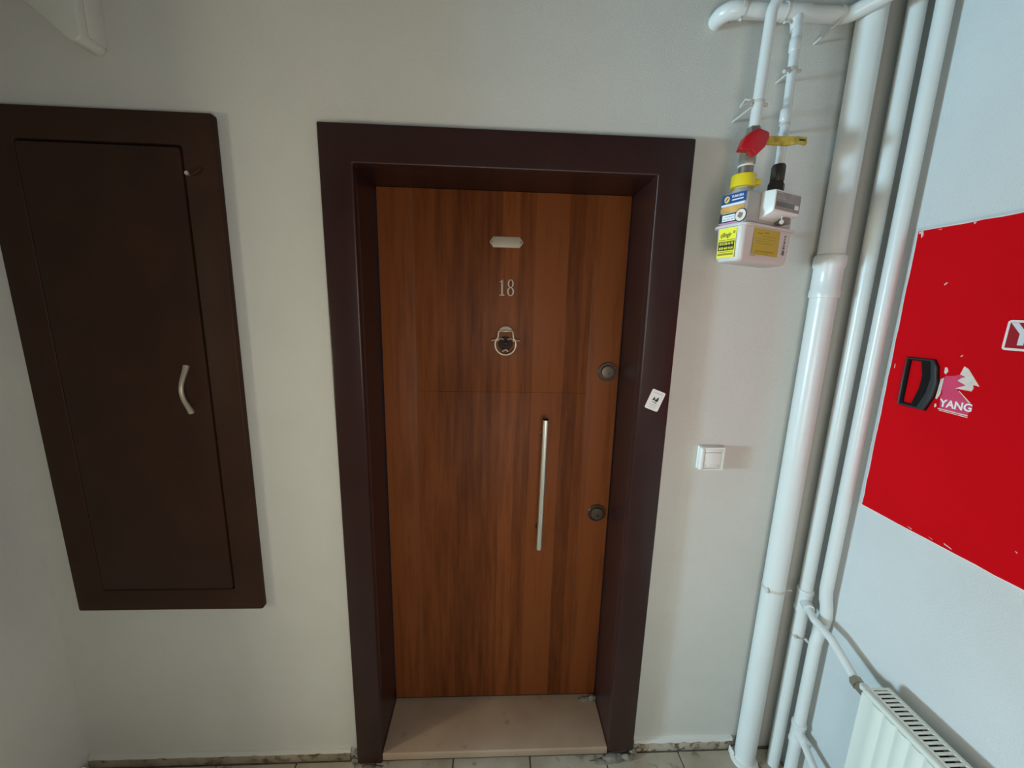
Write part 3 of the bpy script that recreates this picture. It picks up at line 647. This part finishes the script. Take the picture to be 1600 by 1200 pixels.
# counter box on the front face
prof = [(0.004, 2.090), (-0.032, 2.088), (-0.034, 2.085), (-0.034, 2.037), (-0.031, 2.033), (0.004, 2.018)]
cb = lab(build('counter_box', MB().prism([(0.060, c, z) for c, z in prof], (0.118, 0, 0), bev=0.003).xf(MT), 'white_pl', gm), 'grey white counter box on the front')
lab(build('counter_face_shade', MB().box(0.0635, 0.1745, -0.0344, -0.032, 2.039, 2.0835, bev=0.0004).xf(MT), 'counter_face_shade', cb), 'counter face plate, grey brown deepened as shade')
build('counter_window', MB().box(0.068, 0.146, -0.0354, -0.033, 2.0475, 2.0585, bev=0.0006).xf(MT), 'window_pl', cb)
build('counter_tag', MB().box(0.150, 0.168, -0.0354, -0.033, 2.047, 2.058, bev=0.0006).xf(MT), 'white_pl', cb)
build('counter_print', MB().box(0.068, 0.092, -0.0348, -0.033, 2.0795, 2.0815).box(0.068, 0.100, -0.0348, -0.033, 2.071, 2.0725).box(0.068, 0.106, -0.0348, -0.033, 2.066, 2.0675).xf(MT), 'st_grey', cb)['kind'] = 'stuff'
build('lead_seal', MB().ball(W3(0.122, -0.022, 2.0150), 0.0062, 2).tube([W3(0.122, -0.022, 2.018), W3(0.122, -0.020, 2.032)], 0.0012, 6), 'white_pl', gm)
build('pulse_socket', MB().box(0.130, 0.160, -0.024, 0.004, 2.012, 2.029, bev=0.003).xf(MT), 'nipple', gm)
# yellow collar on the inlet
yc = lab(build('inlet_collar', MB().lathe((AX - 0.007, AY, 2.1105), (0, 0, 1), [(0.029, 0), (0.031, 0.001), (0.031, 0.030), (0.0295, 0.0325), (0.0185, 0.0325)], 32).box(AX + 0.018, AX + 0.034, AY - 0.020, AY - 0.004, 2.116, 2.132, bev=0.005, seg=3), 'yellow', gp), 'yellow plastic collar')
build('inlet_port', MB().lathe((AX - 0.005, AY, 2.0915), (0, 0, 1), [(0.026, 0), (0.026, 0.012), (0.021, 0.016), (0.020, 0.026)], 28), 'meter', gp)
# stickers on the left face: local x runs from the back (0) to the front corner
LFu = MT @ Matrix(((0, 0, -1, 0), (-1, 0, 0, 0), (0, 1, 0, 0), (0, 0, 0, 1)))      # x -> -v, y -> z, normal -> -u
def LF(back, z, off=0.0): return LFu @ Matrix.Translation((-back, z, off))
def RF(a, z, off=0.0): return MT @ Matrix(((1, 0, 0, 0), (0, 0, -1, 0), (0, 1, 0, 0), (0, 0, 0, 1))) @ Matrix.Translation((a, z, off))   # normal -> -v
def rect(x0, x1, y0, y1): return [(x0, y0), (x1, y0), (x1, y1), (x0, y1)]
H = -0.0038                                                        # housing face sits 4 mm behind the tray face
sb = lab(build('sticker', flat(LF(0.077, 2.062, H), rect(0, 0.069, 0, 0.024)), 'st_blue', gm), 'blue sticker with round yellow emblem')
build('emblem', flat(LF(0.0620, 2.0735, H), [(0.0078 * cos(2 * pi * k / 24), 0.0088 * sin(2 * pi * k / 24)) for k in range(24)], 0.0006), 'st_gold', sb)
build('emblem_bar', flat(LF(0.0620, 2.0735, H), [(-0.0045, -0.0030), (-0.0020, -0.0050), (0.0045, 0.0030), (0.0020, 0.0050)], 0.0008), 'st_blue', sb)
build('lettering', text_mesh('TURKCELL', 0.0080, LF(0.0315, 2.0780, H + 0.0006), 0.0002, 0.0002, 0.90), 'st_white', sb)
build('print_lines', flat(LF(0.047, 2.0680, H), rect(0, 0.032, 0, 0.0030), 0.0007), 'st_white', sb)
lab(build('sticker', flat(LF(0.077, 2.056, H), rect(0, 0.067, 0, 0.0048)), 'st_white', gm), 'white strip under the blue sticker')
so = lab(build('sticker', flat(LF(0.0435, 2.0465, H), rrect(0.068, 0.0145, 0.004), 0.0004), 'st_orange', gm), 'orange brown strip sticker')
sk = lab(build('sticker', flat(LF(0.0785, 2.0135, H), rect(0, 0.062, 0, 0.0225)), 'st_black', gm), 'black sticker with white phone panel')
build('white_panel', flat(LF(0.070, 2.0165, H), rect(0, 0.044, 0, 0.0165), 0.0007), 'st_white', sk)
build('print_lines', flat(LF(0.062, 2.0265, H), rect(0, 0.028, 0, 0.0020), 0.0009), 'st_grey', sk)
stuff(build('number_lines', bars(LF(0.068, 2.0200, H), [(0, 0.009, 0, 0.0026), (0.012, 0.021, 0, 0.0026), (0.024, 0.031, 0, 0.0026), (0.033, 0.040, 0, 0.0026)], 0.0008), 'st_grey', sk))
build('pink_band', flat(LF(0.0785, 2.0098, H), rect(0, 0.070, 0, 0.0038), 0.0007), 'st_pink', sk)
sr = lab(build('sticker', flat(LF(0.0170, 2.0265, H), [(0.0165 * cos(2 * pi * k / 32), 0.0172 * sin(2 * pi * k / 32)) for k in range(32)], 0.0009), 'st_black', gm), 'round sticker with black outline')
build('face', flat(LF(0.0170, 2.0265, H), [(0.0143 * cos(2 * pi * k / 32), 0.0150 * sin(2 * pi * k / 32)) for k in range(32)], 0.0012), 'st_card', sr)
build('emblem', flat(LF(0.0170, 2.0265, H), [(-0.0085, -0.002), (-0.004, 0.0085), (0.002, 0.006), (0.0075, 0.004), (0.0055, -0.004), (0.001, -0.0085), (-0.004, -0.006)], 0.0014), 'st_brown', sr)
T = 0.0012
sy = lab(build('sticker', flat(LF(0.0705, 1.9195, T), rect(0, 0.0515, 0, 0.0770)), 'st_yellow', gm), 'bright yellow locksmith sticker on the left side')
tm = LF(0.0705, 1.9195, T + 0.0005) @ Matrix.Diagonal((0.763, 0.917, 1, 1))
build('lettering', text_mesh('çilingir', 0.0185, tm @ Matrix.Translation((0.0285, 0.0655, 0)), 0.0002, 0.0003, 0.86), 'st_black', sy)
build('mark', text_mesh('©', 0.011, tm @ Matrix.Translation((0.0595, 0.0705, 0)), 0.0002, 0.0002), 'st_black', sy)
stuff(build('print_bands', bars(tm, [(0.003, 0.030, 0.0495, 0.0520), (0.033, 0.0645, 0.0495, 0.0520), (0.004, 0.063, 0.0150, 0.0172), (0.003, 0.0635, 0.0065, 0.0125)], 0.0), 'st_olive', sy))
build('number_block', bars(tm, [(0.003, 0.0645, 0.0205, 0.0465)], 0.0), 'st_black', sy)
for txt, yy in (('0312 226 63 30', 0.0402), ('0530 463 44 64', 0.0268)):
    build('lettering', text_mesh(txt, 0.0098, tm @ Matrix.Translation((0.0338, yy, 0.0004)), 0.0002, 0.0003, 0.86), 'st_yellow', sy)
sa = lab(build('sticker', flat(RF(0.043, 1.928, 0.0006), rect(0, 0.118, 0, 0.068)), 'st_amber', gm), 'amber notice sticker on the front of the tray')
am = RF(0.047, 1.928, 0.0010)
stuff(build('print_lines', bars(am, [(0.042, 0.064, 0.0575, 0.0610), (0.012, 0.034, 0.0545, 0.0575), (0.034, 0.098, 0.0490, 0.0505), (0.014, 0.092, 0.042, 0.0432), (0.010, 0.070, 0.036, 0.0372), (0.012, 0.085, 0.030, 0.0312), (0.010, 0.096, 0.0085, 0.0115), (0.010, 0.070, 0.004, 0.0055)], 0.0), 'st_olive', sa))
stuff(build('print_lines', bars(RF(0.036, 1.9235, 0.0006), [(0, 0.010, 0, 0.002), (0.013, 0.026, 0, 0.002)], 0.0), 'st_grey', gm))
stuff(build('print_lines', bars(RF(0.1835, 1.935, 0.0006), [(0, 0.0085, 0, 0.0135), (0.0005, 0.008, 0.0165, 0.0225), (0.0015, 0.0075, 0.0245, 0.0295), (0.001, 0.008, 0.0325, 0.0385), (0.002, 0.0075, 0.0415, 0.0455), (0.001, 0.0075, 0.049, 0.0535)], 0.0), 'window_pl', gm))

# ------------------------------------------------------------------ red fire cabinet on the right wall
FC = thing('fire_hose_cabinet', 'red fire hose cabinet with black recessed pull on the side wall', 'cabinet', (XR, -0.6, 1.18))
FX = 1.680
YA, YZ, ZA, ZT = -0.168, -0.985, 1.1815, 2.0065
skew = lambda z: -0.0045 * (2.0 - z) / 0.8
def yz(y, z, x): return (x, y + skew(z), z)
b = MB().prism([yz(YA, ZT, XR), yz(YA, ZA, XR), yz(YZ, ZA, XR), yz(YZ, ZT, XR)], (-0.0135, 0, 0), bev=0.002)
build('frame', b, 'red_edge', FC)
jit = lambda: random.uniform(-0.0012, 0.0012)
outl = []
n = 22
for i in range(n): outl.append(yz(YA - 0.0055 - (YZ * -1 - 0.168 - 0.01) * i / n, ZT - 0.0045 + jit(), FX))
for i in range(n): outl.append(yz(YZ + 0.005, ZT - 0.004 - (ZT - ZA - 0.008) * i / n, FX))
for i in range(n): outl.append(yz(YZ + 0.005 + (-YZ - 0.168 - 0.0105) * i / n, ZA + 0.005 + jit(), FX))
for i in range(n): outl.append(yz(YA - 0.0055 + jit() * 0.8, ZA + 0.005 + (ZT - ZA - 0.0095) * i / n, FX))
build('cabinet_door', MB().prism(outl, (0.004, 0, 0)), 'red', FC)
def chip(pts): return MB().prism([(FX - 0.0004, y, z) for y, z in pts], (0.0006, 0, 0))
cps = MB()
for pts in ([(-0.176, 2.001), (-0.187, 2.002), (-0.1895, 1.990), (-0.1855, 1.983), (-0.182, 1.9955), (-0.176, 1.996)], [(-0.2665, 1.8545), (-0.272, 1.8600), (-0.275, 1.8585), (-0.269, 1.8525)],
            [(-0.300, 2.001), (-0.3035, 1.9955), (-0.307, 2.001)], [(-0.224, 1.9975), (-0.233, 1.9990), (-0.231, 1.9970)], [(-0.402, 1.1990), (-0.420, 1.1945), (-0.421, 1.1920), (-0.404, 1.1955)],
            [(-0.312, 1.1930), (-0.325, 1.1920), (-0.325, 1.1895)], [(-0.5285, 1.2620), (-0.5335, 1.2615), (-0.533, 1.2580)], [(-0.366, 1.1945), (-0.377, 1.1930), (-0.377, 1.1915)],
            [(-0.1865, 1.635), (-0.1885, 1.635), (-0.1885, 1.622), (-0.1870, 1.624)], [(-0.340, 1.676), (-0.3445, 1.680), (-0.3455, 1.678), (-0.3415, 1.674)]):
    cps.prism([(FX - 0.0004, y, z) for y, z in pts], (0.0006, 0, 0))
ch = build('paint_chips', cps, 'chip', FC); ch['kind'] = 'stuff'
outer = [(-0.2207, 1.6598), (-0.2902, 1.6613), (-0.3015, 1.6431), (-0.3094, 1.5991), (-0.306, 1.561), (-0.293, 1.524), (-0.2255, 1.525), (-0.2215, 1.6494)]
inner = [(-0.2309, 1.6521), (-0.2598, 1.6515), (-0.2688, 1.6148), (-0.2690, 1.5991), (-0.2682, 1.5791), (-0.2571, 1.5328), (-0.2327, 1.533), (-0.2307, 1.6325)]
outer = [(-0.2207, 1.6598), (-0.2902, 1.6613), (-0.3015, 1.6431), (-0.3094, 1.5991), (-0.306, 1.561), (-0.293, 1.5225), (-0.2275, 1.5225), (-0.2225, 1.6494)]
hd = lab(build('flush_pull', MB().prism([(FX - 0.006, y, z) for y, z in outer], (0.007, 0, 0), holes=[(FX - 0.006, y, z) for y, z in inner]), 'black', FC), 'black D shaped flush pull')
grip = [(-0.2845, 1.6575), (-0.2902, 1.6613), (-0.3015, 1.6431), (-0.3094, 1.5991), (-0.306, 1.561), (-0.293, 1.5225), (-0.2740, 1.5240), (-0.2900, 1.571), (-0.2935, 1.6120)]
build('grip', MB().prism([(FX - 0.011, y, z) for y, z in grip], (0.0105, 0, 0), bev=0.0018), 'charcoal', hd)
build('pull_lip', MB().tube([(FX - 0.0065, -0.2245, 1.5255), (FX - 0.0065, -0.2230, 1.59), (FX - 0.0065, -0.2235, 1.6565), (FX - 0.0065, -0.286, 1.658)], 0.0028, 8).tube([(FX - 0.0065, -0.2245, 1.527), (FX - 0.0065, -0.285, 1.5255)], 0.0028, 8), 'charcoal', hd)
# torn fire sticker
pink = [(-0.3182, 1.6219), (-0.3365, 1.6251), (-0.349, 1.6313), (-0.3539, 1.6402), (-0.3612, 1.6266), (-0.3493, 1.6191), (-0.3482, 1.6134), (-0.3628, 1.6081), (-0.3639, 1.6029), (-0.3459, 1.5965), (-0.3561, 1.5863), (-0.3811, 1.5623), (-0.3899, 1.5564), (-0.3854, 1.5417), (-0.3831, 1.5316), (-0.323, 1.5334), (-0.3174, 1.5665), (-0.321, 1.573), (-0.3165, 1.5948)]
white = [(-0.349, 1.6313), (-0.3537, 1.6522), (-0.3636, 1.6471), (-0.3929, 1.6088), (-0.3799, 1.6101), (-0.3825, 1.6027), (-0.3799, 1.5942), (-0.3634, 1.5947), (-0.3451, 1.595), (-0.3574, 1.6016), (-0.3655, 1.6059), (-0.3604, 1.609), (-0.3468, 1.6146), (-0.3531, 1.6225), (-0.3612, 1.6266)]
st = lab(build('torn_sticker', MB().prism([(FX - 0.0004, y, z) for y, z in pink], (0.0006, 0, 0)), 'st_magenta', FC), 'torn pink sticker reading YANG beside the pull')
build('torn_paper', MB().prism([(FX - 0.0007, y, z) for y, z in white], (0.0006, 0, 0)), 'st_torn', st)
tw = MB()
for pts in ([(-0.3135, 1.6440), (-0.3185, 1.6440), (-0.3225, 1.6345), (-0.3180, 1.6260), (-0.3140, 1.6300)], [(-0.3100, 1.6120), (-0.3165, 1.6170), (-0.3165, 1.5730), (-0.3115, 1.5590), (-0.3080, 1.5600)],
            [(-0.3190, 1.5370), (-0.3190, 1.5345), (-0.3845, 1.5325), (-0.3845, 1.5350)], [(-0.322, 1.5325), (-0.322, 1.5310), (-0.385, 1.5285), (-0.385, 1.5305)], [(-0.3120, 1.5480), (-0.3145, 1.5400), (-0.3105, 1.5360), (-0.3090, 1.5440)],
            [(-0.3540, 1.5900), (-0.3560, 1.5900), (-0.3840, 1.5660), (-0.3800, 1.5650)]):
    tw.prism([(FX - 0.0007, y, z) for y, z in pts], (0.0006, 0, 0))
build('torn_border', tw, 'st_torn', st)
build('lettering', text_mesh('YANG', 0.0272, frame_mtx((FX - 0.0008, -0.3555, 1.5520), (0, -1, 0.03), (0, 0.03, 1)), 0.0002, 0.0007, 0.92), 'st_white', st)
# framed sign, only its first letter is in view
sm = frame_mtx((FX - 0.0002, -0.4145, 1.7340), (0, -1, 0), (0, 0, 1))
SW = 0.30; SH = 0.0675
sg = lab(build('framed_sign', flat(sm @ Matrix.Translation((SW / 2, 0, 0)), rrect(SW, SH, 0.006), 0.0003), 'st_sign', FC), 'crimson sign with white border')
build('field', flat(sm @ Matrix.Translation((SW / 2, 0, 0)), rrect(SW - 0.0098, SH - 0.0105, 0.0012), 0.0005), 'st_crimson', sg)
build('lettering', text_mesh('YANGIN', 0.0660, sm @ Matrix.Translation((0.0105, 0.0005, 0.0006)), 0.0002, 0.0020, 1.0, 'LEFT'), 'st_sign_letter', sg)

# ------------------------------------------------------------------ radiator
RA = thing('radiator', 'white panel radiator with slotted top grille below the red cabinet', 'radiator', (1.595, -0.82, 0.15))
X0, X1, Y0, Y1, ZB, ZTp = 1.556, 1.634, -0.400, -1.20, 0.15, 0.748
prof = [(X0, Y0)]
y = Y0 - 0.030
while y - 0.0333 > Y1 + 0.02:
    prof += [(X0, y), (X0 - 0.0035, y - 0.006), (X0 - 0.0035, y - 0.022), (X0, y - 0.0285)]; y -= 0.0333
prof += [(X0, Y1)]
back = [(X0 + 0.010, Y1), (X0 + 0.010, Y0)]
b = MB().prism([(a, c, ZB) for a, c in prof + back], (0, 0, ZTp - ZB - 0.012))
build('front_panel', b, 'rad', RA)
build('top_rail', MB().box(X0 - 0.001, X0 + 0.017, Y1, Y0, ZTp - 0.013, ZTp + 0.001, bev=0.005, seg=3), 'rad', RA)
build('back_panel', MB().box(X1 - 0.010, X1, Y1, Y0, ZB, ZTp - 0.004, bev=0.003), 'rad', RA)
gl = build('top_grille', MB().prism([(X0 + 0.016, Y0, ZTp - 0.003), (X1, Y0, ZTp - 0.003), (X1, Y1, ZTp - 0.003), (X0 + 0.016, Y1, ZTp - 0.003)], (0, 0, 0.004), bev=0.001,
                                  holes=[(X0 + 0.024, Y0 - 0.006, ZTp - 0.003), (X1 - 0.011, Y0 - 0.006, ZTp - 0.003), (X1 - 0.011, Y1 + 0.006, ZTp - 0.003), (X0 + 0.024, Y1 + 0.006, ZTp - 0.003)]), 'rad', RA)
sl = None; yy = Y0 - 0.012
while yy > Y1 + 0.012:
    if sl is None:
        sl = build('slat', MB().box(X0 + 0.0235, X1 - 0.0105, -0.0030, 0.0030, -0.003, 0.0008, bev=0.0006, seg=1), 'rad', None)
        sl.parent = gl; o = sl
    else:
        o = sl.copy(); C.objects.link(o); o.parent = gl
    o.location = Vector((0, yy, ZTp)) - origin(gl)
    yy -= 0.0116
for ya, yb in ((Y0, Y0 - 0.004), (Y1 + 0.004, Y1)):
    build('side_panel', MB().box(X0 + 0.001, X1 - 0.001, yb, ya, ZB, ZTp - 0.003, bev=0.001), 'rad', RA)
fin = MB()
y = Y0 - 0.02
fin.box(X0 + 0.0115, X1 - 0.0115, Y1 + 0.006, Y0 - 0.006, ZB + 0.03, ZTp - 0.016)
build('shaded_core', fin, 'cab_hole', RA)  # core filled out and blackened as the shade inside the grille slots
for yb in (-0.52, -1.12):
    for zb_ in (0.30, 0.60): build('bracket', MB().box(X1, XR, yb - 0.015, yb + 0.015, zb_, zb_ + 0.04), 'rad', RA)
